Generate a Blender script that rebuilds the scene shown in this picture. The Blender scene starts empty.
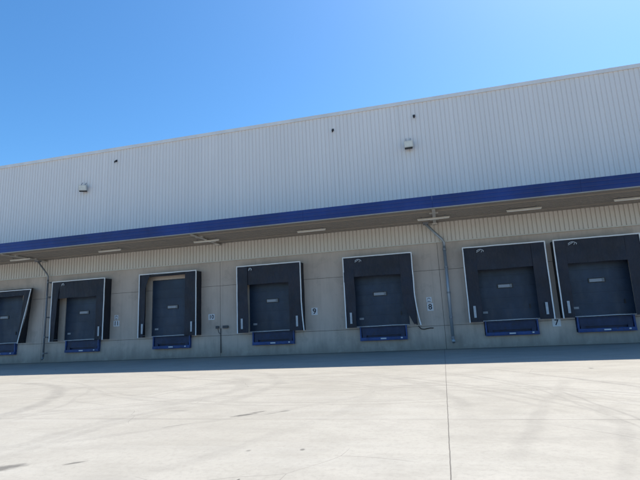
import bpy, math, random
from mathutils import Vector, Matrix, noise
random.seed(7)
C = bpy.context.scene.collection
R = math.radians

# ------------------------------------------------------------------ materials
def rgb(h):
    return (h[0], h[1], h[2], 1.0)
class NT:
    def __init__(s, name):
        s.m = bpy.data.materials.new(name); s.m.use_nodes = True
        s.n = s.m.node_tree.nodes; s.l = s.m.node_tree.links
        s.b = s.n['Principled BSDF']
        s.tc = s.n.new('ShaderNodeTexCoord')
        g = s.n.new('ShaderNodeNewGeometry'); s.pos = g.outputs['Position']; s.geo = g
    def link(s, a, b): s.l.new(a, b)
    def math(s, op, a, b=None, c=None, clamp=False):
        n = s.n.new('ShaderNodeMath'); n.operation = op; n.use_clamp = clamp
        for i, v in enumerate((a, b, c)):
            if v is None: continue
            if isinstance(v, (int, float)): n.inputs[i].default_value = v
            else: s.link(v, n.inputs[i])
        return n.outputs[0]
    def mapr(s, v, a, b, c=0.0, d=1.0, smooth=False):
        n = s.n.new('ShaderNodeMapRange'); n.clamp = True
        if smooth: n.interpolation_type = 'SMOOTHSTEP'
        s.link(v, n.inputs[0])
        for i, x in enumerate((a, b, c, d)): n.inputs[i+1].default_value = x
        return n.outputs[0]
    def scale(s, v, sc, off=(0, 0, 0)):
        n = s.n.new('ShaderNodeMapping'); s.link(v, n.inputs[0])
        n.inputs['Scale'].default_value = sc; n.inputs['Location'].default_value = off
        return n.outputs[0]
    def noise(s, v, scale=1.0, detail=4.0, rough=0.55, dist=0.0):
        n = s.n.new('ShaderNodeTexNoise'); s.link(v, n.inputs['Vector'])
        n.inputs['Scale'].default_value = scale; n.inputs['Detail'].default_value = detail
        n.inputs['Roughness'].default_value = rough; n.inputs['Distortion'].default_value = dist
        return n.outputs['Fac']
    def mix(s, f, a, b, blend='MIX'):
        n = s.n.new('ShaderNodeMix'); n.data_type = 'RGBA'; n.blend_type = blend
        for i, v in ((0, f), (6, a), (7, b)):
            if isinstance(v, (int, float)): n.inputs[i].default_value = v
            elif isinstance(v, tuple): n.inputs[i].default_value = rgb(v)
            else: s.link(v, n.inputs[i])
        return n.outputs[2]
    def bump(s, h, strength, dist=0.01):
        n = s.n.new('ShaderNodeBump'); s.link(h, n.inputs['Height'])
        n.inputs['Strength'].default_value = strength; n.inputs['Distance'].default_value = dist
        s.link(n.outputs[0], s.b.inputs['Normal'])
    def done(s, col, rough=0.6, metal=0.0, spec=0.5):
        if isinstance(col, tuple): s.b.inputs['Base Color'].default_value = rgb(col)
        else: s.link(col, s.b.inputs['Base Color'])
        if isinstance(rough, float): s.b.inputs['Roughness'].default_value = rough
        else: s.link(rough, s.b.inputs['Roughness'])
        s.b.inputs['Metallic'].default_value = metal
        s.b.inputs['Specular IOR Level'].default_value = spec
        return s.m

def simple(name, col, rough=0.6, metal=0.0, var=0.18, sc=3.0, bump=0.0, streak=False):
    t = NT(name)
    v = t.scale(t.pos, (1, 1, 0.15) if streak else (1, 1, 1))
    n = t.noise(v, sc, 5)
    n2 = t.noise(t.pos, sc*9, 3)
    f = t.math('ADD', t.math('MULTIPLY', n, 0.7), t.math('MULTIPLY', n2, 0.3))
    f = t.mapr(f, 0.3, 0.7)
    lo = tuple(c*(1-var) for c in col); hi = tuple(min(1, c*(1+var)) for c in col)
    c = t.mix(f, lo, hi)
    if bump: t.bump(n2, bump)
    r = t.mapr(n, 0.3, 0.7, rough-0.08, min(1, rough+0.08))
    return t.done(c, r, metal)

def mat_panel():
    t = NT('precast_concrete')
    big = t.noise(t.pos, 0.35, 4); med = t.noise(t.scale(t.pos, (1, 1, .25)), 2.2, 6, 0.65)
    fine = t.noise(t.pos, 40, 4, 0.7)
    c = t.mix(t.mapr(big, .35, .65), (.50, .412, .355), (.575, .485, .425))
    c = t.mix(t.math('MULTIPLY', t.mapr(med, .45, .75), .45), c, (.36, .305, .265))
    sep = t.n.new('ShaderNodeSeparateXYZ'); t.link(t.pos, sep.inputs[0])
    # splash dirt near the ground with a ragged edge
    zz = t.math('ADD', sep.outputs[2], t.math('MULTIPLY', med, -.9))
    c = t.mix(t.mapr(zz, -.4, .35, .55, 0), c, (.13, .12, .105))
    blot = t.noise(t.pos, .9, 7, .7)
    c = t.mix(t.math('MULTIPLY', t.mapr(blot, .52, .64), .35), c, (.57, .49, .43))
    c = t.mix(t.math('MULTIPLY', t.mapr(blot, .36, .46, 1, 0), .4), c, (.33, .28, .245))
    # rain streaks
    st = t.noise(t.scale(t.pos, (5, 5, .12)), 1.6, 5, .6)
    c = t.mix(t.math('MULTIPLY', t.mapr(st, .52, .75), .4), c, (.33, .28, .245))
    c = t.mix(t.math('MULTIPLY', fine, .15), c, (.36, .345, .32))
    t.bump(fine, .25, .004)
    return t.done(c, .85, 0, .3)

def mat_clad(name, col, dirt, rough=.45, seam=1.0):
    t = NT(name)
    st = t.noise(t.scale(t.pos, (4, 4, .1)), 1.0, 5, .6)
    big = t.noise(t.pos, .22, 3)
    c = t.mix(t.mapr(st, .4, .75), col, tuple(a*.9 for a in col))
    c = t.mix(t.mapr(big, .35, .7), c, tuple(a*.93 for a in col))
    # sheet to sheet tone steps every metre
    sep = t.n.new('ShaderNodeSeparateXYZ'); t.link(t.pos, sep.inputs[0])
    cell = t.math('FLOOR', t.math('MULTIPLY', sep.outputs[0], 1/1.1))
    wn = t.n.new('ShaderNodeTexWhiteNoise'); wn.noise_dimensions = '1D'; t.link(cell, wn.inputs['W'])
    c = t.mix(t.math('MULTIPLY', wn.outputs['Value'], .5*seam), c, tuple(a*.9 for a in col))
    st2 = t.noise(t.scale(t.pos, (9, 9, .25)), 1.0, 6, .7)
    c = t.mix(t.math('MULTIPLY', t.mapr(st2, .6, .8), .5), c, dirt)
    return t.done(c, rough, .0, .45)

def circ(p, q, r):
    ax, ay = p; bx, by = q; cx, cy = r
    d = 2*(ax*(by-cy)+bx*(cy-ay)+cx*(ay-by))
    ux = ((ax*ax+ay*ay)*(by-cy)+(bx*bx+by*by)*(cy-ay)+(cx*cx+cy*cy)*(ay-by))/d
    uy = ((ax*ax+ay*ay)*(cx-bx)+(bx*bx+by*by)*(ax-cx)+(cx*cx+cy*cy)*(bx-ax))/d
    return ux, uy, math.hypot(ax-ux, ay-uy)

JY = -16.07
def mat_ground():
    t = NT('yard_concrete')
    sep = t.n.new('ShaderNodeSeparateXYZ'); t.link(t.pos, sep.inputs[0])
    cmb = t.n.new('ShaderNodeCombineXYZ'); t.link(sep.outputs[0], cmb.inputs[0]); t.link(sep.outputs[1], cmb.inputs[1])
    P = cmb.outputs[0]
    big = t.noise(P, .18, 5, .6); med = t.noise(t.scale(P, (.8, 1.2, 1)), 1.1, 7, .68)
    fine = t.noise(P, 14, 6, .75); grit = t.noise(P, 90, 2, .6)
    c = t.mix(t.mapr(big, .3, .7), (.36, .334, .286), (.42, .395, .348))
    c = t.mix(t.math('MULTIPLY', t.mapr(med, .42, .68), .55), c, (.295, .275, .24))
    c = t.mix(t.math('MULTIPLY', t.mapr(fine, .48, .72), .5), c, (.27, .25, .22))
    c = t.mix(t.math('MULTIPLY', t.mapr(grit, .55, .75), .3), c, (.24, .225, .2))
    # broom streaks, running parallel to the building
    br = t.noise(t.scale(P, (.25, 7, 1)), 1.6, 5, .7)
    c = t.mix(t.math('MULTIPLY', t.mapr(br, .5, .75), .16), c, (.285, .268, .235))
    c = t.mix(t.math('MULTIPLY', t.mapr(t.noise(t.scale(P, (.12, 2.2, 1)), 1.3, 4, .6), .5, .7), .2), c, (.43, .412, .375))
    # warped coordinate for tyre marks
    wv = t.n.new('ShaderNodeTexNoise'); t.link(P, wv.inputs['Vector']); wv.inputs['Scale'].default_value = .5
    vm = t.n.new('ShaderNodeVectorMath'); vm.operation = 'MULTIPLY_ADD'
    t.link(wv.outputs['Color'], vm.inputs[0]); vm.inputs[1].default_value = (.5, .5, 0); 
    vs = t.n.new('ShaderNodeVectorMath'); vs.operation = 'SUBTRACT'; t.link(P, vs.inputs[0]); vs.inputs[1].default_value = (.25, .25, 0)
    t.link(vs.outputs[0], vm.inputs[2])
    W = vm.outputs[0]
    def dist(v, x, y):
        n = t.n.new('ShaderNodeVectorMath'); n.operation = 'DISTANCE'; t.link(v, n.inputs[0])
        n.inputs[1].default_value = (x, y, 0); return n.outputs['Value']
    arcs = [ # three points, width, strength, twin spacing
        ((-9.0, -15.9), (-10.76, -12.47), (-15.7, -10.0), .42, .75, 0),
        ((-8.4, -15.9), (-10.1, -12.1), (-15.5, -9.3), .12, .4, 0),
        ((-5.86, -14.65), (-5.3, -12.58), (-7.13, -9.38), .45, .55, 0),
        ((-4.72, -14.34), (-4.5, -11.77), (-7.26, -7.9), .35, .5, 0),
        ((-6.1, -18.4), (-6.03, -16.6), (-5.3, -14.9), .3, .4, .34),
        ((.93, -8.79), (2.61, -11.21), (3.9, -13.3), .13, 1.0, 0),
        ((.3, -8.4), (2.3, -10.9), (4.4, -13.0), .10, .6, 0),
        ((-3.75, -8.62), (-1.26, -11.02), (.2, -16.1), .30, .5, 0),
        ((-2.99, -9.06), (-.22, -11.92), (2.7, -15.74), .14, .6, .3),
        ((2.31, -12.55), (1.77, -14.4), (.47, -18.52), .26, .48, 0),
        ((2.35, -14.9), (2.1, -16.9), (1.6, -18.58), .22, .45, 0),
        ((.2, -12.9), (1.2, -14.58), (1.7, -15.3), .16, .45, 0),
        ((-13, -14), (-8, -12.6), (-2, -11.9), .16, .35, .3),
        ((-10, -17), (-5, -13.8), (-1, -12.8), .14, .4, .32),
        ((-8, -19), (-4.2, -16.4), (-1.5, -13.2), .2, .35, 0),
        ((-3.4, -19), (-1.8, -14.6), (-2.6, -8.5), .3, .28, 0),
        ((-20, -9.2), (-12, -8.6), (-3, -9.7), .12, .4, .3),
        ((-1.5, -9.5), (3, -10.3), (9, -13.8), .12, .5, .3),
    ]
    rr = random.Random(21)
    for k in range(16):
        x = rr.uniform(-16, 7); y = rr.uniform(-17.5, -10); L = rr.uniform(2.5, 5.5); a = rr.uniform(-.5, .9) if x < -2 else rr.uniform(-1.1, -.2); bend = rr.uniform(.06, .35)*rr.choice((1, 1, -1))
        dx, dy = math.cos(a), math.sin(a)
        arcs.append(((x-dx*L, y-dy*L), (x-dy*bend*L, y+dx*bend*L), (x+dx*L, y+dy*L), rr.uniform(.06, .13), rr.uniform(.4, .75), rr.choice((0, .26, .3))))
    tread = t.noise(t.scale(P, (1, 1, 1)), 3.0, 6, .75)
    tot = None
    for a, b, d, w, s, tw in arcs:
        x, y, r = circ(a, b, d)
        q = t.math('ABSOLUTE', t.math('SUBTRACT', dist(W, x, y), r))
        if tw: q = t.math('ABSOLUTE', t.math('SUBTRACT', q, tw/2))
        line = t.mapr(q, w*.15, w*.75, s, 0, True)
        hx, hy = (a[0]+d[0])/2, (a[1]+d[1])/2; L = math.dist(a, d)/2
        mk = t.mapr(dist(P, b[0]*.5+hx*.5, b[1]*.5+hy*.5), L*.75, L*1.25, 1, 0, True)
        v = t.math('MULTIPLY', line, mk)
        tot = v if tot is None else t.math('MAXIMUM', tot, v)
    tot = t.math('MULTIPLY', tot, t.mapr(tread, .3, .65, .25, 1))
    c = t.mix(t.math('MULTIPLY', tot, .56), c, (.165, .155, .14))
    # small dark spills
    st = None
    for x, y, rx, ry, s in ((-5.5, -19.0, .38, .16, .75), (-4.66, -18.69, .17, .05, .75), (-3.66, -15.72, .30, .09, .8), (-3.5, -15.45, .2, .06, .7),
                            (-3.02, -15.38, .16, .06, .6), (-4.53, -16.6, .3, .035, .35), (-3.2, -15.6, .15, .04, .4), (-2.25, -19.1, .02, .05, .9), (-5.3, -15.3, .35, .05, .3),
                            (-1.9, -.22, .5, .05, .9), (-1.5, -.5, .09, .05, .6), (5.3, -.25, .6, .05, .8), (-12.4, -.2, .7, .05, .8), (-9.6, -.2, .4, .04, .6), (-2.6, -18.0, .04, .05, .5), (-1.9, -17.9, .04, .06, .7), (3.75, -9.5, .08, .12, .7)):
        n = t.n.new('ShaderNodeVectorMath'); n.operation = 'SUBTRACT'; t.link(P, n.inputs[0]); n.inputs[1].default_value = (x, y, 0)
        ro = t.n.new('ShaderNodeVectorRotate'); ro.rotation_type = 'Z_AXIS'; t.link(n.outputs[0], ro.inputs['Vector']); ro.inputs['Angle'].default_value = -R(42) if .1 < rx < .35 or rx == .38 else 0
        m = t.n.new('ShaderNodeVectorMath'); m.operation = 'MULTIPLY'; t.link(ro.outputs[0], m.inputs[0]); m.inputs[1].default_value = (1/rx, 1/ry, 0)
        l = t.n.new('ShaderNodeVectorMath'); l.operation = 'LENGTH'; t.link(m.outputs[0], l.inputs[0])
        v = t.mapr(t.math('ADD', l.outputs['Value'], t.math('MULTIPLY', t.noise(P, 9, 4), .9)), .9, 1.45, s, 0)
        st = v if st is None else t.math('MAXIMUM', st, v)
    sn = t.noise(P, 2.3, 5, .7); sp = t.mapr(sn, .70, .76, 0, .35)
    st = t.math('MAXIMUM', st, sp)
    pit = t.mapr(t.noise(P, 26, 2, .5), .74, .78, 0, .4)
    st = t.math('MAXIMUM', st, pit)
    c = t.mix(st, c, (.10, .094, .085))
    # hairline cracks, broken up
    vo = t.n.new('ShaderNodeTexVoronoi'); vo.feature = 'DISTANCE_TO_EDGE'; t.link(W, vo.inputs['Vector']); vo.inputs['Scale'].default_value = .34
    ck = t.math('MULTIPLY', t.mapr(vo.outputs['Distance'], .0006, .0022, .5, 0), t.mapr(t.noise(P, .45, 3), .52, .6))
    c = t.mix(ck, c, (.12, .11, .1))
    # dirt swept against the wall base
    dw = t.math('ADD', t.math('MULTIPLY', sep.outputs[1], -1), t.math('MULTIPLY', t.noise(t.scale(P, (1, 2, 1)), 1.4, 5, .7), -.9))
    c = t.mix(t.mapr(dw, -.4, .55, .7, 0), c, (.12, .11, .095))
    bl = t.mapr(t.math('MULTIPLY', sep.outputs[1], -1), .03, .14, .85, 0)  # separate narrow dark line where the ground meets the wall
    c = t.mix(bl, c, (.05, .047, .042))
    # saw cut joints
    jw = t.math('MULTIPLY', t.math('SUBTRACT', t.noise(P, 3.0, 4), .5), .05)
    def joint(coord, at, w, s, wob=0.3):
        q = t.math('ABSOLUTE', t.math('ADD', t.math('SUBTRACT', coord, at), t.math('MULTIPLY', jw, wob)))
        return t.mapr(q, w*.5, w, s, 0)
    fade = t.mapr(t.noise(t.scale(P, (.6, .6, 1)), 1.3, 3), .35, .62, .25, 1)
    jx = joint(sep.outputs[0], -.07, .0085, .85, .35)
    for X in (-24, 24): jx = t.math('MAXIMUM', jx, joint(sep.outputs[0], X-.07, .016, .6))
    jh = joint(sep.outputs[1], JY, .02, .55, .15)
    for Y in (-40, -64): jh = t.math('MAXIMUM', jh, joint(sep.outputs[1], Y, .016, .6))
    jh = t.math('MULTIPLY', jh, fade)
    jj = t.math('MAXIMUM', jx, jh)
    c = t.mix(jj, c, (.11, .1, .09))
    h = t.math('ADD', t.math('MULTIPLY', fine, .6), t.math('MULTIPLY', grit, .4))
    h = t.math('SUBTRACT', h, t.math('MULTIPLY', jj, 2.0))
    t.bump(h, .35, .004)
    return t.done(c, t.mapr(med, .3, .7, .75, .95), 0, .25)

def mat_glass(name):
    t = NT(name); return t.done((.35, .38, .42), .12, 0, .8)

def worn(name, col, scuff, amt, rough=.55, sc=3.0, folds=False, rust=None):
    t = NT(name)
    n1 = t.noise(t.pos, sc*.5, 5, .65); n2 = t.noise(t.scale(t.pos, (1, 1, .3)), sc*2.5, 7, .75); n3 = t.noise(t.pos, sc*14, 4, .7)
    c = t.mix(t.mapr(n1, .35, .65), tuple(a*.72 for a in col), tuple(a*1.25 for a in col))
    c = t.mix(t.math('MULTIPLY', t.mapr(n2, .50, .72), amt), c, scuff)
    c = t.mix(t.math('MULTIPLY', t.math('MULTIPLY', t.mapr(n3, .55, .7), t.mapr(n1, .45, .6)), amt), c, scuff)
    if rust: c = t.mix(t.math('MULTIPLY', t.mapr(t.noise(t.pos, sc*1.7, 6, .75), .58, .66), .8), c, rust)
    if folds:
        h = t.math('ADD', t.noise(t.scale(t.pos, (2.5, 1, .5)), 2.2, 3, .5), t.math('MULTIPLY', n2, .25)); t.bump(h, .9, .05)
    else: t.bump(n3, .2, .004)
    return t.done(c, t.mapr(n2, .3, .7, rough-.1, rough+.15), 0, .4)

M = dict(
    ground=mat_ground(), panel=mat_panel(),
    joint=simple('sealant', (.10, .095, .088), .8),
    clad=mat_clad('silver_cladding', (.76, .71, .68), (.46, .43, .40)),
    strip=mat_clad('beige_cladding', (.66, .605, .55), (.34, .28, .24), .55),
    coping=simple('coping_metal', (.70, .66, .63), .45, 0, .1, 1.5),
    flash=simple('flashing', (.55, .53, .48), .5, 0, .1),
    blue=worn('blue_fascia_metal', (.009, .030, .155), (.03, .055, .18), .35, .45, .7),
    soffit=mat_clad('soffit_sheet', (.32, .285, .25), (.13, .115, .10), .6),
    driptrim=simple('drip_metal', (.30, .28, .25), .5, 0, .15),
    beam=simple('beam_paint', (.60, .57, .52), .5, 0, .1),
    galv=simple('galvanised_pipe', (.30, .34, .39), .42, .35, .15, 4, streak=True),
    darkgalv=simple('weathered_pipe', (.20, .21, .235), .5, .2, .2, 4, streak=True),
    roof=simple('roof_membrane', (.35, .35, .36), .8),
    curtain=worn('curtain_fabric', (.013, .015, .029), (.055, .056, .065), .5, .55, 2.0, True),
    curtain2=simple('side_fabric', (.013, .015, .025), .6, 0, .25, 2.2, .3),
    trim=simple('white_edging', (.72, .73, .76), .5, 0, .12, 4),
    door=worn('door_steel', (.019, .037, .073), (.04, .052, .075), .45, .45, 1.0),
    seal=simple('pale_seal', (.42, .45, .50), .6, 0, .2, 5),
    lblue=worn('leveller_blue', (.020, .062, .22), (.08, .10, .16), .7, .5, 3.5, False, (.05, .035, .03)),
    lnavy=worn('leveller_dark', (.011, .024, .075), (.03, .036, .06), .6, .5, 3.0, False, (.03, .022, .02)),
    plate=simple('label_pale', (.30, .32, .36), .5, 0, .15, 8),
    black=simple('black_plastic', (.012, .012, .015), .5, 0, .2, 8),
    white=simple('sign_white', (.62, .64, .68), .5, 0, .1, 6),
    ink=simple('sign_ink', (.015, .017, .03), .6, 0, .1, 6),
    tube=simple('tube_diffuser', (.80, .80, .78), .35, 0, .05, 3),
    lampbody=simple('lamp_body', (.55, .54, .50), .5, 0, .15, 5),
    glass=simple('lamp_lens', (.62, .62, .58), .25, 0, .1, 6),
    box=simple('grey_box', (.06, .065, .075), .6, 0, .2, 6),
)

# ------------------------------------------------------------------ mesh helpers
class MB:
    def __init__(s): s.v = []; s.f = []
    def quad(s, a, b, c, d):
        i = len(s.v); s.v += [a, b, c, d]; s.f.append((i, i+1, i+2, i+3))
    def box(s, x0, x1, y0, y1, z0, z1, sh=None):
        i = len(s.v)
        p = [(x0, y0, z0), (x1, y0, z0), (x1, y1, z0), (x0, y1, z0), (x0, y0, z1), (x1, y0, z1), (x1, y1, z1), (x0, y1, z1)]
        if sh: p = [sh(q) for q in p]
        s.v += p
        s.f += [tuple(i+k for k in q) for q in ((0, 3, 2, 1), (4, 5, 6, 7), (0, 1, 5, 4), (1, 2, 6, 5), (2, 3, 7, 6), (3, 0, 4, 7))]
        return s
    def sweep(s, pts, prof, closed=True, cap=True, up=Vector((0, 0, 1))):
        pts = [Vector(p) for p in pts]; n = len(prof); i0 = len(s.v)
        for k, p in enumerate(pts):
            t = (pts[min(k+1, len(pts)-1)]-pts[max(k-1, 0)]).normalized()
            u = up if abs(t.dot(up)) < .95 else Vector((0, 1, 0))
            a = t.cross(u).normalized(); b = a.cross(t)
            for (x, y) in prof: s.v.append(tuple(p+a*x+b*y))
        for k in range(len(pts)-1):
            for j in range(n):
                j2 = (j+1) % n
                s.f.append((i0+k*n+j, i0+k*n+j2, i0+(k+1)*n+j2, i0+(k+1)*n+j))
        if cap:
            s.f.append(tuple(i0+j for j in range(n))[::-1]); s.f.append(tuple(i0+(len(pts)-1)*n+j for j in range(n)))
        return s
    def tube(s, pts, r, n=12):
        return s.sweep(pts, [(r*math.cos(2*math.pi*k/n), r*math.sin(2*math.pi*k/n)) for k in range(n)])
    def bar(s, pts, w, h):
        return s.sweep(pts, [(-w/2, -h/2), (w/2, -h/2), (w/2, h/2), (-w/2, h/2)])
    def grid(s, fn, nu, nv, thick=None):
        # fn(u,v) -> front point; thick = offset vector for the back
        i0 = len(s.v)
        for j in range(nv+1):
            for i in range(nu+1): s.v.append(tuple(fn(i/nu, j/nv)))
        for j in range(nv):
            for i in range(nu):
                a = i0+j*(nu+1)+i; s.f.append((a, a+1, a+nu+2, a+nu+1))
        if thick:
            i1 = len(s.v); N = (nu+1)*(nv+1)
            for k in range(N):
                p = s.v[i0+k]; s.v.append((p[0]+thick[0], p[1]+thick[1], p[2]+thick[2]))
            for j in range(nv):
                for i in range(nu):
                    a = i1+j*(nu+1)+i; s.f.append((a, a+nu+1, a+nu+2, a+1))
            ring = [i for i in range(nu+1)]+[(nu+1)*j+nu for j in range(1, nv+1)]+[(nu+1)*nv+i for i in range(nu-1, -1, -1)]+[(nu+1)*j for j in range(nv-1, 0, -1)]
            for k in range(len(ring)):
                a, b = ring[k], ring[(k+1) % len(ring)]
                s.f.append((i0+b, i0+a, i1+a, i1+b))
        return s
    def split(s):
        key = lambda p: (round(p[0], 3), round(p[1], 3), round(p[2], 3))
        par = {}
        def find(a):
            while par.setdefault(a, a) != a: a = par[a]
            return a
        for f in s.f:
            ks = [key(s.v[i]) for i in f]
            for k in ks[1:]: par[find(k)] = find(ks[0])
        out = {}
        for f in s.f:
            m = out.setdefault(find(key(s.v[f[0]])), MB()); i = len(m.v)
            m.v += [s.v[j] for j in f]; m.f.append(tuple(range(i, i+len(f))))
        return list(out.values())
    def build(s, name, mat, parent=None, smooth=False, bevel=0, org=None):
        me = bpy.data.meshes.new(name)
        v = s.v
        if org is not None: v = [(a-org[0], b-org[1], c-org[2]) for a, b, c in v]
        me.from_pydata(v, [], s.f); me.validate(); me.update()
        if smooth: me.polygons.foreach_set('use_smooth', [True]*len(me.polygons))
        me.materials.append(mat)
        o = bpy.data.objects.new(name, me); C.objects.link(o)
        if org is not None: o.location = org
        if parent: o.parent = parent
        if bevel:
            b = o.modifiers.new('bevel', 'BEVEL'); b.width = bevel; b.segments = 2; b.limit_method = 'ANGLE'
        return o
def tag(o, label=None, cat=None, group=None, kind=None):
    if label: o['label'] = label
    if cat: o['category'] = cat
    if group: o['group'] = group
    if kind: o['kind'] = kind
    return o
def empty(name, loc):
    o = bpy.data.objects.new(name, None); C.objects.link(o); o.location = loc; o.empty_display_size = .3
    return o
def copy_tree(o, parent=None):
    c = o.copy(); C.objects.link(c)
    if parent: c.parent = parent
    for ch in list(o.children): copy_tree(ch, c)
    return c
def text_mesh(s, size, mat, name, parent, loc, bold=.012):
    cu = bpy.data.curves.new(name, 'FONT'); cu.body = s; cu.size = size; cu.align_x = 'CENTER'; cu.align_y = 'CENTER'
    cu.extrude = .002; cu.offset = bold*size
    tmp = bpy.data.objects.new('tmp', cu); C.objects.link(tmp)
    dg = bpy.context.evaluated_depsgraph_get(); dg.update()
    me = bpy.data.meshes.new_from_object(tmp.evaluated_get(dg)); bpy.data.objects.remove(tmp)
    me.materials.clear(); me.materials.append(mat)
    o = bpy.data.objects.new(name, me); C.objects.link(o); o.parent = parent; o.location = loc; o.rotation_euler = (R(90), 0, 0)
    return o

# ------------------------------------------------------------------ ground
SL = .4/24
def gz(y): return SL*y
g = MB()
xs = [-2500, -300, -60, 36, 300, 2500]; ys = [-2500, -300, -24, .3, 400, 2500]
def gh(x, y):
    if y > .3: return gz(.3)-.0
    if y < -60: return gz(-60)
    return gz(y)
ys = [-2500, -300, -60, -24, .3, 400, 2500]
for i in range(len(xs)-1):
    for j in range(len(ys)-1):
        a, b, c, d = xs[i], xs[i+1], ys[j], ys[j+1]
        g.quad((a, c, gh(a, c)), (b, c, gh(b, c)), (b, d, gh(b, d)), (a, d, gh(a, d)))
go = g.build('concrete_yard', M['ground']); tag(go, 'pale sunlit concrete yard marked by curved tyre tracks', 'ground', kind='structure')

# ------------------------------------------------------------------ warehouse
WH = empty('warehouse', (-12, 0, 0))
tag(WH, 'long silver clad warehouse with blue canopy edge and loading docks', 'warehouse')
WH_inv = Matrix.Translation((12, 0, 0))
def wpart(mb, name, mat, **k):
    o = mb.build(name, M[mat], WH, **k); o.matrix_parent_inverse = WH_inv; return o
X0, X1 = -60.0, 36.0
DOCKS = [(-27.0, 3.7), (-20.97, 3.74), (-14.95, 3.65), (-8.86, 3.64), (-2.995, 3.51), (3.05, 3.70), (7.04, 3.58)]
DW = 1.37
holes = []
for cx, w in DOCKS:
    holes.append((cx-DW, cx+DW, 1.24, 4.47)); holes.append((cx-1.18, cx+1.18, .56, 1.24))
def wall_piece(x0, x1, z0, z1, y=0.0, depth=.22):
    hx = [h for h in holes if h[1] > x0 and h[0] < x1 and h[3] > z0 and h[2] < z1]
    X = sorted({x0, x1, *[min(max(v, x0), x1) for h in hx for v in h[:2]]})
    Z = sorted({z0, z1, *[min(max(v, z0), z1) for h in hx for v in h[2:]]})
    def solid(i, j):
        if not (0 <= i < len(X)-1 and 0 <= j < len(Z)-1): return False
        mx, mz = (X[i]+X[i+1])/2, (Z[j]+Z[j+1])/2
        return not any(h[0] < mx < h[1] and h[2] < mz < h[3] for h in hx)
    mb = MB(); b = y+depth
    for i in range(len(X)-1):
        for j in range(len(Z)-1):
            if not solid(i, j): continue
            a, c, d, e = X[i], X[i+1], Z[j], Z[j+1]
            mb.quad((a, y, d), (c, y, d), (c, y, e), (a, y, e))
            mb.quad((a, b, e), (c, b, e), (c, b, d), (a, b, d))
            if not solid(i-1, j): mb.quad((a, b, d), (a, y, d), (a, y, e), (a, b, e))
            if not solid(i+1, j): mb.quad((c, y, d), (c, b, d), (c, b, e), (c, y, e))
            if not solid(i, j-1): mb.quad((a, b, d), (c, b, d), (c, y, d), (a, y, d))
            if not solid(i, j+1): mb.quad((a, y, e), (c, y, e), (c, b, e), (a, b, e))
    return mb
G = .009
bays = [-60, -48, -36, -24, -12, 0, 12, 24, 36]
for i in range(len(bays)-1):
    a, b = bays[i]+.03, bays[i+1]+.03
    for z0, z1 in ((-1.0, 1.13), (1.13, 3.88), (3.88, 5.30)):
        for pc in wall_piece(a+G, b-G, z0+(G if z0 > -1 else 0), z1-G).split(): wpart(pc, 'wall_panel', 'panel')
# sealant behind the joints
jm = MB()
for x in bays[1:-1]: jm.box(x+.03-.03, x+.03+.03, .025, .06, -1, 5.29)
for zj in (1.13, 3.88):
    cuts = [X0]
    for cx, w in DOCKS: cuts += [cx-DW-.02, cx+DW+.02]
    cuts.append(X1)
    for k in range(0, len(cuts), 2): jm.box(cuts[k], cuts[k+1], .03, .055, zj-.03, zj+.03)
for pc in jm.split(): wpart(pc, 'panel_joint', 'joint')

def ribbed(x0, x1, z0, z1, y, pitch, rib, depth, slope):
    # trapezoidal sheet seen from -y: wide flats with narrow recessed grooves
    mb = MB(); n = int(round((x1-x0)/pitch)); pr = []
    for k in range(n):
        a = x0+k*pitch
        pr += [(a, y), (a+pitch-rib-2*slope, y), (a+pitch-rib-slope, y+depth), (a+pitch-slope, y+depth)]
    pr.append((x0+n*pitch, y))
    for k in range(len(pr)-1):
        (xa, ya), (xb, yb) = pr[k], pr[k+1]
        mb.quad((xa, ya, z0), (xb, yb, z0), (xb, yb, z1), (xa, ya, z1))
    return mb
ZR = 13.15
wpart(ribbed(X0, X1, 5.28, 6.42, -.06, .2, .03, .045, .012), 'lower_cladding', 'strip')
wpart(MB().box(X0, X1, -.085, -.062, 5.245, 5.30), 'flashing', 'flash')
# cladding sheet laps: horizontal rows of small screw heads
sc = MB()
for zz in (12.86,):
    for k in range(int((X1-X0)/.4364)):
        x = X0+.09+k*.4364
        sc.box(x-.014, x+.014, -.056, -.0455, zz-.014, zz+.014)
up = ribbed(X0, X1, 6.42, ZR-.12, -.045, .2182, .026, .028, .016)
i = len(up.v); up.v += sc.v; up.f += [tuple(i+q for q in f_) for f_ in sc.f]
wpart(up, 'upper_cladding', 'clad')
# coping
cp = MB(); seg = 3.0; x = X0
while x < X1-.01:
    cp.box(x+.004, x+seg-.004, -.10, .40, ZR-.20, ZR+.0)
    cp.box(x-.03+.004, x+.05, -.106, .406, ZR-.205, ZR+.006) if x > X0 else None
    x += seg
wpart(cp, 'coping', 'coping')
wpart(MB().box(X0, X1, .03, .30, 6.3, ZR-.21), 'inner_wall', 'joint')
sb = MB(); sb.box(X0-.2, X0-.001, -.05, 45, -1, ZR-.2); sb.box(X1+.001, X1+.2, -.05, 45, -1, ZR-.2); sb.box(X0-.2, X1+.2, 45.002, 45.2, -1, ZR-.2)
wpart(sb, 'side_wall', 'clad')
wpart(MB().box(X0-.19, X1+.19, .42, 44.99, ZR-.8, ZR-.6), 'roof', 'roof')
wpart(MB().box(X0, X1, .42, .5, -1, 6.2), 'backing_wall', 'joint')

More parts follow.
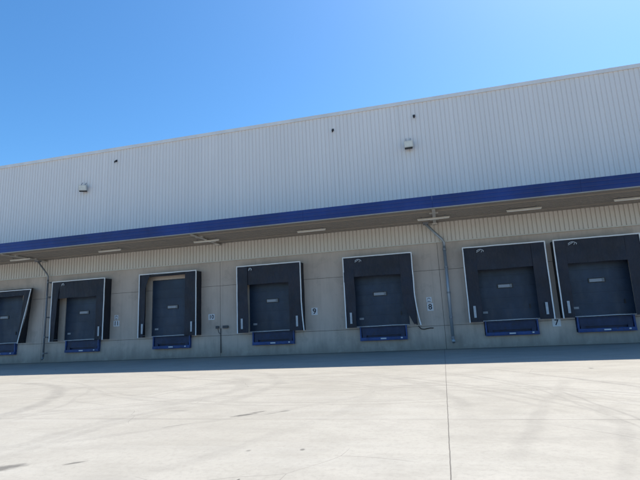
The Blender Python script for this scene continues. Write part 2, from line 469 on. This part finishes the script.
# canopy
CY = -3.30; ZC = 6.29
fz = [(0, ZC), (-.007, ZC+.03), (-.007, ZC+.16), (.002, ZC+.18), (.002, ZC+.20), (-.007, ZC+.22), (-.007, ZC+.34), (.002, ZC+.36), (.002, ZC+.38), (-.007, ZC+.40), (-.007, ZC+.53), (.0, ZC+.545), (.08, ZC+.545), (.08, ZC)]
fa = MB()
xf = [X0+6*k for k in range(17)]
for k in range(len(xf)-1):
    a, b = xf[k]+.003, xf[k+1]-.003; n = len(fz); i0 = len(fa.v)
    for xx in (a, b):
        for (yy, zz) in fz: fa.v.append((xx, CY+yy, zz))
    for j in range(n):
        j2 = (j+1) % n; fa.f.append((i0+j, i0+n+j, i0+n+j2, i0+j2))
    fa.f.append(tuple(i0+j for j in range(n))); fa.f.append(tuple(i0+n+j for j in range(n))[::-1])
wpart(fa, 'fascia', 'blue')
wpart(MB().box(X0, X1, CY-.002, CY+.10, ZC-.045, ZC-.003), 'drip_trim', 'driptrim')
# soffit: profiled sheet with ribs running along the building
so = MB(); yy = CY+.10; pr = []
while yy < -.10:
    pr += [(yy, ZC+.0), (yy+.16, ZC+.0), (yy+.175, ZC+.075), (yy+.25, ZC+.075)]; yy += .27
pr = [p for p in pr if p[0] < -.063]+[(-.062, ZC+.0)]
for k in range(len(pr)-1):
    (ya, za), (yb, zb) = pr[k], pr[k+1]
    so.quad((X0, ya, za), (X0, yb, zb), (X1, yb, zb), (X1, ya, za))
wpart(so, 'soffit', 'soffit')
wpart(MB().box(X0, X1, CY+.082, -.07, ZC+.30, ZC+.34), 'canopy_roof', 'roof')
for yp in (-2.62, -.72):
    pm = MB(); pm.bar([(X0+.01, yp, ZC-.028), (X1-.01, yp, ZC-.028)], .06, .05); wpart(pm, 'purlin', 'soffit')
for k in range(8):   # cantilever beams under the soffit at every column line
    x = -48+12*k+.02
    if x > X1: break
    b = MB(); b.box(x-.075, x+.075, CY+.12, -.075, ZC-.075, ZC-.061); b.box(x-.008, x+.008, CY+.12, -.075, ZC-.061, ZC+.045)
    o = wpart(b, 'canopy_beam', 'beam')
    c2 = MB()
    for yc in (-2.35, -.95): c2.box(x-.2, x+.2, yc-.07, yc+.07, ZC-.055, ZC-.003)
    c2.box(x-.13, x+.13, -.36, -.10, ZC-.13, ZC-.077)
    for q in c2.split(): q.build('beam_cleat', M['beam'], o)

# downpipes
def downpipe(x, r, mat, hop, bot):
    p = MB()
    top = [(hop[0], hop[1], hop[2]), (x-.06, -.27, 5.36), (x, -.24, 5.2)]
    p.tube(top+[(x, -.24, 4.9)], r*.85, 14)
    p.tube([(x, -.24, 5.02), (x, -.24, bot+.12)], r, 16)
    p.tube([(x, -.24, bot+.125), (x+.01, -.27, bot+.05), (x+.02, -.36, bot-.02)], r*1.05, 14)
    o = wpart(p, 'downpipe', mat, smooth=True)
    for z in (4.85, 3.95, 2.7, 1.5, .55):
        c = MB(); c.tube([(x, -.24, z-.045), (x, -.24, z+.045)], r*1.16, 16); c.box(x-.02, x+.02, -.16, -.0, z-.02, z+.02)
        c.box(x-.07, x+.07, -.012, .0, z-.05, z+.05); c.build('pipe_bracket', M['darkgalv'], o)
    h = MB(); h.box(hop[0]-.14, hop[0]+.14, hop[1]-.12, hop[1]+.12, hop[2]-.02, ZC-.002)
    h.build('hopper', M['darkgalv'], o)
    return o
downpipe(.37, .078, 'galv', (-.42, -.50, 6.16), .36)
dp = downpipe(-23.55, .055, 'darkgalv', (-24.1, -.55, 6.16), .22)

# doors (parts of the building)
def make_door(cx, idx):
    d = MB(); z = 1.27; hs = [.53]*6
    for h in hs:
        t = min(z+h, 4.46)
        d.box(cx-DW+.004, cx+DW-.004, .055, .10, z+.002, t-.002)
        d.box(cx-DW+.05, cx+DW-.05, .048, .0549, z+.09, t-.09)
        z = t
    o = wpart(d, 'dock_door', 'door')
    s = MB(); s.bar([(cx-DW+.02, .01, 1.235+.012), (cx-.2, .008, 1.252), (cx+.5, .012, 1.262), (cx+DW-.02, .01, 1.25)], .05, .045); s.build('bottom_seal', M['seal'], o)
    bk = MB(); bk.box(cx-DW+.003, cx+DW-.003, .101, .16, 1.26, 4.468); bk.build('backing', M['black'], o)
    px = cx-.03
    f = MB(); f.box(px-.36, px+.36, .030, .0475, 2.76, 2.98); f.build('plate_frame', M['black'], o)
    q = MB(); q.box(px-.31, px+.22, .022, .0295, 2.80, 2.94); q.box(px+.24, px+.27, .022, .0295, 2.79, 2.95); q.box(px+.29, px+.31, .022, .0295, 2.79, 2.95)
    q.build('door_plate', M['plate'], o)
    if idx > 0:
        l = MB(); l.box(cx-1.16, cx-.94, .036, .0478, 1.60, 1.70); l.build('door_sticker', M['plate'], o)
    h = MB(); h.box(cx+.95, cx+1.0, .02, .0478, 1.75, 1.95); h.build('handle', M['black'], o)
    return o
for i, (cx, w) in enumerate(DOCKS): make_door(cx, i)

# ------------------------------------------------------------------ dock shelters
FY = -.59
def nz(x, z, s=1.0, k=0): return noise.noise(Vector((x*s, z*s, k*7.3)))
def make_shelter(i, cx, w, left, right, head, label, opt):
    zb, zt = 1.22, 4.78
    E = empty('dock_shelter', (cx, 0, zb)); off = Matrix.Translation((-cx, 0, -zb))
    xl, xr = cx-w/2, cx+w/2
    lean = opt.get('lean', 0.0); sag = opt.get('sag', 0.0); kk = opt.get('k', 0.0)
    def D(p):      # racking of the whole frame (broken shelter), grows with height and with distance off the wall
        x, y, z = p; f = min(1, max(0, -y/.59)); h = (z-zb)/(zt-zb)
        return (x+lean*h*(.35+.65*f), y, z-sag*h*(.5+.5*f))
    def add(mb, name, mat, par=E, **k):
        o = mb.build(name, M[mat], None, **k); o.parent = E if par is E else par
        o.matrix_parent_inverse = off if par is E else Matrix()
        return o
    def cloth(l, r, z0, z1, y, amp, seed, sx=0.0):
        m = MB()
        def fn(u, v):
            z0_ = z0(u) if callable(z0) else z0
            z = z0_+(z1-z0_)*v; a = l(z) if callable(l) else l; b = r(z) if callable(r) else r
            x = a+(b-a)*u
            return D((x, y+amp*nz(x, z*.35, 3.2, seed+i)-amp*.5*abs(nz(x, z, 1.1, seed)), z))
        return m.grid(fn, 10, 24, (0, .012, 0))
    wob = lambda a, s: (lambda z: a+.03*nz(0, z, .9, s+i))
    fl = opt.get('left_fn') or wob(xl+left, 3); fr = opt.get('right_fn') or wob(xr-right, 5)
    # side walls of the box, fabric over a frame
    for sgn, x in ((-1, xl), (1, xr)):
        m = MB()
        bow = opt.get('bow_r', 0) if sgn > 0 else opt.get('bow_l', 0)
        m.grid(lambda u, v: D((x+sgn*(-.012+bow*math.sin(math.pi*v)*(1-u)+.02*nz(u*2, v*4, 1, i+sgn)), -.002+(FY+.03)*(1-u)-.0, zb+(zt-.02-zb)*v)), 5, 20, (-sgn*.03, 0, 0))
        add(m, 'side_panel', 'curtain2')
    m = MB(); m.grid(lambda u, v: D((xl+.01+(xr-xl-.02)*u, -.002+(FY+.02)*v, zt+.02*nz(u*5, v, 1, i)-.03*v)), 12, 4, (0, 0, -.03)); add(m, 'top_panel', 'curtain2')
    # curtains
    add(cloth(xl+.02, fl, zb+opt.get('lb', 0), zt-.03, FY, .05, 11), 'side_curtain', 'curtain')
    add(cloth(fr, xr-.02, opt.get('rb', zb), zt-.03, FY, .05, 17), 'side_curtain', 'curtain')
    if head:
        hb = zt-head
        add(cloth(xl+.03, xr-.03, (lambda u: hb+.03*nz(u*3, 0, 1, i)+opt.get('hd', 0)*math.sin(math.pi*u)), zt-.025, FY+.03, .05, 23), 'head_curtain', 'curtain')
    else:   # curtain rolled up at the top
        m = MB(); m.tube([D((xl+.05+(w-.1)*t, FY+.07, zt-.09-.03*math.sin(math.pi*t))) for t in [q/10 for q in range(11)]], .05, 10)
        add(m, 'head_curtain', 'curtain2')
    # inner frame posts and lintel
    m = MB()
    for x in (xl+.05, xr-.05): m.bar([D((x, FY+.07, zb+.02)), D((x, FY+.07, zt-.08))], .04, .04)
    for x in (xl+.05, xr-.05):
        for z in (zb+.1, zt-.18): m.bar([D((x, FY+.09, z)), D((x, -.01, z))], .03, .03)
    m.bar([D((xl+.07, FY+.09, zt-.07)), D((xr-.07, FY+.09, zt-.07))], .04, .04)
    add(m, 'frame', 'galv')
    # white edging
    for sgn, x in ((-1, xl), (1, xr)):
        m = MB(); pts = []
        for q in range(15):
            z = zb-.02+(zt+.01-zb)*q/14
            pts.append(D((x-sgn*.012+.012*nz(0, z, 1.6, i*3+sgn)+opt.get('kick', 0)*(sgn > 0)*max(0, (.5-q/14))**2, FY-.022, z)))
        m.bar(pts, .052, .03); add(m, 'white_edging', 'trim')
    m = MB(); m.bar([D((xl-.01+(w+.02)*q/14, FY-.03, zt-.0+.012*nz(q*.6, 0, 1.6, i*5))) for q in range(15)], .03, .05); add(m, 'white_edging', 'trim')
    # guide strips low on the curtains
    for sgn, x, on in ((-1, xl+.28, opt.get('gl', 1)), (1, xr-.28, opt.get('gr', 1))):
        if on:
            z = 1.42; m = MB(); m.box(x-.055, x+.055, FY-.055, FY-.045, z, z+.55); add(m, 'guide_strip', 'seal', bevel=.004)
    if opt.get('logo'):
        lx, lz = xl+.80, zt-.19; m = MB(); s_ = opt['logo']
        m.bar([(lx-.16*s_+.32*s_*t, FY-.05, lz+.075*math.sin(math.pi*t)-.02) for t in [q/8 for q in range(9)]], .012, .03)
        m.bar([(lx-.17*s_, FY-.05, lz-.08), (lx-.05*s_, FY-.05, lz-.02), (lx+.02*s_, FY-.05, lz+.02)], .012, .025)
        m.bar([(lx+.05*s_, FY-.05, lz-.09), (lx+.09*s_, FY-.05, lz-.01)], .012, .025)
        m.bar([(lx+.14*s_, FY-.05, lz-.08), (lx+.17*s_, FY-.05, lz-.02)], .012, .022)
        add(m, 'emblem', 'seal')
    tag(E, label, 'dock shelter', 'dock shelters along the warehouse wall')
    return E
cx = [d[0] for d in DOCKS]; ww = [d[1] for d in DOCKS]
def torn(z):   # fabric of the shelter beside the sign 8 swings outward at the bottom
    x = cx[4]+ww[4]/2-.62
    return x+(.0 if z > 2.6 else .50*((2.6-z)/1.38)**1.4)+.02*nz(0, z, 2, 4)
LB = ['black dock shelter racked sideways with a sagging top, leftmost of all',
      'black dock shelter between the thin dark downpipe and the 11 sign',
      'black dock shelter with its top curtain missing, left of the 10 sign',
      'black dock shelter with drooping right edge, left of the 9 sign',
      'black dock shelter with torn lower right curtain, left of the 8 sign',
      'black dock shelter just right of the thick grey downpipe',
      'black dock shelter right of the 7 sign, rightmost of all']
make_shelter(0, cx[0], ww[0], .45, .40, .38, LB[0], dict(lean=.75, sag=.32, gl=0, gr=0, right_fn=lambda z: cx[0]+ww[0]/2-.10-.42*(z-1.22)/3.56, bow_r=.10))
make_shelter(1, cx[1], ww[1], .45, .55, 1.02, LB[1], dict(gl=0, logo=.6, left_fn=lambda z: cx[1]-ww[1]/2+.30+.20*(z-1.22)/3.5))
make_shelter(2, cx[2], ww[2], .36, .72, 0, LB[2], dict(left_fn=lambda z: cx[2]-ww[2]/2+.42+(.35*max(0, z-3.9)**1.3 if z > 3.9 else 0)+.05*nz(0, z, 1.2, 9)-.1*max(0, 2.2-z)))
make_shelter(3, cx[3], ww[3], .62, .70, 1.02, LB[3], dict(logo=.6, kick=.35))
make_shelter(4, cx[4], ww[4], .54, .62, 1.02, LB[4], dict(gr=0, logo=1.0, right_fn=torn, kick=.75, rb=1.26))
make_shelter(5, cx[5], ww[5], .60, .62, 1.12, LB[5], dict(logo=1.0))
make_shelter(6, cx[6], ww[6], .50, .62, 1.12, LB[6], dict(logo=1.1))

# ------------------------------------------------------------------ levellers
def make_leveller():
    E = empty('dock_leveller', (0, 0, 0))
    a = 1.18
    m = MB(); m.box(-a, a, -.20, -.02, .54, .70); m.box(-a-.001+.05, a-.05, -.215, -.2005, .565, .60)
    m.build('bottom_beam', M['lblue'], E, bevel=.008)
    for s in (-1, 1):
        m = MB(); m.box(min(s*a, s*(a-.07)), max(s*a, s*(a-.07)), -.17, .2, .702, 1.235); m.build('side_cheek', M['lblue'], E)
        m = MB(); x = s*(a-.22); m.box(x-.10, x+.10, -.14, .0, .702, .86); m.build('lip_keeper', M['lnavy'], E)
    m = MB(); m.box(-a+.075, a-.075, -.02, .06, .705, 1.15); m.build('pit_front', M['lnavy'], E)
    m = MB(); m.box(-a+.075, a-.075, -.13, .2, 1.155, 1.20, lambda p: (p[0], p[1], p[2]+(.0)))
    m.build('platform', M['lnavy'], E)
    m = MB(); m.box(-a+.10, a-.10, -.10, -.08, .80, 1.15, lambda p: (p[0], p[1]-.05*(1.15-p[2]), p[2])); m.build('lip', M['lnavy'], E)
    m = MB(); m.box(-.14, .14, -.222, -.2155, .60, .66); m.build('label', M['white'], E)
    m = MB(); m.box(.86, .95, -.222, -.2155, .61, .67); m.build('reflector', M['white'], E)
    return E
LL = ['blue dock leveller below the leftmost racked black shelter',
      'blue dock leveller under the shelter left of the 11 sign',
      'blue dock leveller under the shelter whose top curtain is missing',
      'blue dock leveller left of and below the 9 sign',
      'blue dock leveller under the shelter with the torn lower right curtain',
      'blue dock leveller left of the 7 sign, right of the thick downpipe',
      'rightmost blue dock leveller, right of the 7 sign']
proto = make_leveller()
for i in range(7):
    o = proto if i == 0 else copy_tree(proto)
    o.location = (cx[i]+(.03 if i != 1 else .08), 0, 0); tag(o, LL[i], 'dock leveller', 'blue dock levellers along the wall')

# ------------------------------------------------------------------ signs
def sign(x, z, w, h, s, label, size, cat='sign', group='dock number signs on the wall'):
    m = MB(); m.box(x-w/2, x+w/2, -.02, -.001, z-h/2, z+h/2); o = m.build('number_sign', M['white'], None, bevel=.003, org=(x, 0, z))
    text_mesh(s, size, M['ink'], 'digits', o, (0, -.023, -.01*size), .018)
    tag(o, label, cat, group); return o
sign(-18.66, 2.10, .40, .34, '11', 'white number sign reading 11 beside a shelter', .34)
sign(-12.50, 2.17, .38, .32, '10', 'white number sign reading 10 above two small boxes', .30)
sign(-6.53, 2.16, .34, .38, '9', 'white number sign reading 9 on the concrete wall', .40)
sign(-.57, 2.06, .30, .38, '8', 'white number sign reading 8 beside the thick downpipe', .38)
sign(5.06, 1.03, .36, .36, '7', 'white number sign reading 7 between two close shelters', .36)
def pict(x, z, label):
    m = MB(); m.box(x-.13, x+.13, -.018, -.001, z-.13, z+.13); o = m.build('small_sign', M['white'], None, org=(x, 0, z))
    s = MB(); s.bar([(.0+.07*math.cos(t), -.021, .02+.06*math.sin(t)) for t in [q*math.pi/5-.6 for q in range(8)]], .006, .028)
    s.box(-.08, .08, -.024, -.0185, -.10, -.07)
    s.build('symbol', M['lnavy'], o)
    tag(o, label, 'sign', 'small square signs above numbers')
pict(-18.68, 2.46, 'small white sign with dark symbol above the 11 sign')
pict(-.60, 2.42, 'small white sign with dark symbol above the 8 sign')

# sockets near the panel joint
for x, w, lab in ((-12.12, .16, 'small dark wall box left of the panel joint'), (-11.63, .30, 'small wide dark wall box right of the panel joint')):
    m = MB(); m.box(x-w/2, x+w/2, -.09, -.001, 1.53, 1.65); m.box(x-w/2-.015, x+w/2+.015, -.1, -.09, 1.515, 1.665)
    o = m.build('wall_box', M['box'], None, bevel=.006); tag(o, lab, 'electrical box', 'dark boxes below the 10 sign')
m = MB(); m.tube([(-11.93, -.03, 1.52), (-11.93, -.03, 1.1), (-11.92, -.03, .2)], .018, 8); m.tube([(-12.1, -.03, 1.50), (-12.06, -.03, 1.3), (-11.95, -.03, 1.22)], .012, 8)
tag(m.build('conduit', M['box'], None, smooth=True), 'thin dark cable conduit running down the wall below two boxes', 'conduit')
# loose cable by the torn shelter
m = MB(); pts = [(-1.22, -.10, 1.16), (-1.10, -.05, 1.02), (-.95, -.03, .99), (-.8, -.03, 1.02), (-.65, -.03, 1.04), (-.5, -.03, 1.03)]
m.tube(pts, .022, 8); tag(m.build('loose_cable', M['black'], None, smooth=True), 'loose black cable on the wall below the 8 sign', 'cable')

# ------------------------------------------------------------------ lights under the canopy
def make_tube():
    E = empty('tube_light', (0, 0, 0))
    m = MB(); m.box(-.75, .75, -.028, .028, -.01, .04); m.build('fitting', M['beam'], E)
    m = MB(); m.tube([(-.73, 0, -.03), (.73, 0, -.03)], .022, 10); m.build('tube', M['tube'], E, smooth=True)
    for s in (-1, 1):
        m = MB(); m.box(s*.55-.02, s*.55+.02, -.02, .02, .05, .12); m.build('hanger', M['darkgalv'], E)
    return E
tp = make_tube()
TL = [(-24.35, 'tube light under the canopy left of the thin dark downpipe'),
      (-18.05, 'tube light under the canopy above the 11 sign'),
      (-11.97, 'tube light crossing the canopy beam near the 10 sign'),
      (-6.08, 'tube light under the canopy above the 9 sign'),
      (-.02, 'tube light crossing the canopy beam by the thick downpipe'),
      (4.02, 'tube light under the canopy above the 7 sign'),
      (8.45, 'rightmost tube light under the canopy')]
for i, (x, l) in enumerate(TL):
    o = tp if i == 0 else copy_tree(tp)
    o.location = (x, -1.6, ZC-.12); tag(o, l, 'light', 'tube lights under the canopy')

# ------------------------------------------------------------------ floodlights and outlets
def flood(x, z, w, label, yaw):
    E = empty('floodlight', (x, 0, z))
    m = MB(); m.box(-.07, .07, -.07, -.045, -.02, .22); m.bar([(0, -.07, .16), (0, -.26, .18), (0, -.30, .10)], .03, .03)
    m.build('bracket', M['darkgalv'], E)
    b = MB()
    def sh(p):
        a = R(14); y, zz = p[1], p[2]; return (p[0], -.32+y*math.cos(a)-zz*math.sin(a), y*math.sin(a)+zz*math.cos(a))
    b.box(-w/2, w/2, -.10, .10, -.17, .17, sh)
    for k in range(6):
        xx = -w/2+w*(k+.5)/6; b.box(xx-.01, xx+.01, .10, .15, -.15, .15, sh)
    h = b.build('housing', M['lampbody'], E, bevel=.012)
    g_ = MB(); g_.box(-w/2+.03, w/2-.03, -.108, -.1005, -.12, .14, sh); g_.build('lens', M['glass'], h)
    v = MB(); v.box(-w/2+.02, w/2-.04, -.09, .12, -.25, -.171, sh); v.build('underside_shade', M['black'], E, bevel=.01)  # black block added below the housing to stand for its shaded underside
    for q in (-.13, .10):
        st = MB(); st.bar([(q, -.06, .42), (q, -.30, .17)], .022, .022); st.build('strut', M['darkgalv'], E)
    E.rotation_euler.z = yaw
    tag(E, label, 'floodlight', 'floodlights on the upper cladding')
flood(-21.38, 10.68, .46, 'pale floodlight on the upper cladding at the left', .35)
flood(-.93, 10.58, .46, 'pale floodlight on the upper cladding above the thick downpipe', 0)
for x, z, l in ((-19.07, 12.22, 'small black outlet above the left floodlight near the roof'),
                (-5.01, 12.09, 'small black outlet near the roof, middle one of three'),
                (-.53, 12.19, 'small black outlet above the right floodlight near the roof')):
    m = MB(); m.tube([(x, -.05, z), (x, -.16, z-.02), (x, -.21, z-.07), (x, -.21, z-.14)], .045, 12); m.box(x-.06, x+.06, -.062, -.046, z-.02, z+.11)
    tag(m.build('wall_outlet', M['black'], None, smooth=False), l, 'outlet', 'black outlets below the roof edge')

# ------------------------------------------------------------------ camera, light, sky
yaw, pitch, roll = -.24716, .19003, -.04613
f = Vector((math.sin(yaw)*math.cos(pitch), math.cos(yaw)*math.cos(pitch), math.sin(pitch)))
r = f.cross(Vector((0, 0, 1))).normalized(); u = r.cross(f)
c_, s_ = math.cos(roll), math.sin(roll)
r2 = r*c_+u*s_; u2 = u*c_-r*s_
cam = bpy.data.cameras.new('camera'); co = bpy.data.objects.new('camera', cam); C.objects.link(co)
mt = Matrix((r2, u2, -f)).transposed().to_4x4(); mt.translation = Vector((0, -24, 1.2)); co.matrix_world = mt
cam.sensor_width = 36; cam.lens = 36*465.9/640; cam.clip_end = 6000; cam.clip_start = .1
bpy.context.scene.camera = co

EL, AZ = R(56.4), R(34)
sd = Vector((math.sin(AZ)*math.cos(EL), math.cos(AZ)*math.cos(EL), math.sin(EL)))
sun = bpy.data.lights.new('sun', 'SUN'); sun.energy = 4.6; sun.angle = R(.53); sun.color = (1, .94, .84)
so_ = bpy.data.objects.new('sun', sun); C.objects.link(so_); so_.rotation_euler = sd.to_track_quat('Z', 'Y').to_euler()
w = bpy.data.worlds.new('World'); bpy.context.scene.world = w; w.use_nodes = True
n = w.node_tree.nodes; bg = n['Background']; sky = n.new('ShaderNodeTexSky'); sky.sky_type = 'NISHITA'; sky.sun_disc = False
sky.sun_elevation = EL; sky.sun_rotation = AZ; sky.air_density = 1.0; sky.dust_density = .9; sky.ozone_density = 3.5; sky.altitude = 300
hs = n.new('ShaderNodeHueSaturation'); hs.inputs['Saturation'].default_value = 1.22
w.node_tree.links.new(sky.outputs[0], hs.inputs['Color']); tn = n.new('ShaderNodeMix'); tn.data_type = 'RGBA'; tn.blend_type = 'MULTIPLY'; tn.inputs[0].default_value = 1; tn.inputs[7].default_value = (.82, .985, 1.0, 1)
w.node_tree.links.new(hs.outputs[0], tn.inputs[6]); w.node_tree.links.new(tn.outputs[2], bg.inputs[0]); bg.inputs[1].default_value = .13
sc_ = bpy.context.scene
sc_.view_settings.view_transform = 'Standard'; sc_.view_settings.look = 'None'; sc_.view_settings.gamma = 1; sc_.view_settings.exposure = .68
sc_.view_settings.use_curve_mapping = False
sc_.render.engine = 'CYCLES'; sc_.cycles.max_bounces = 8; sc_.cycles.diffuse_bounces = 5
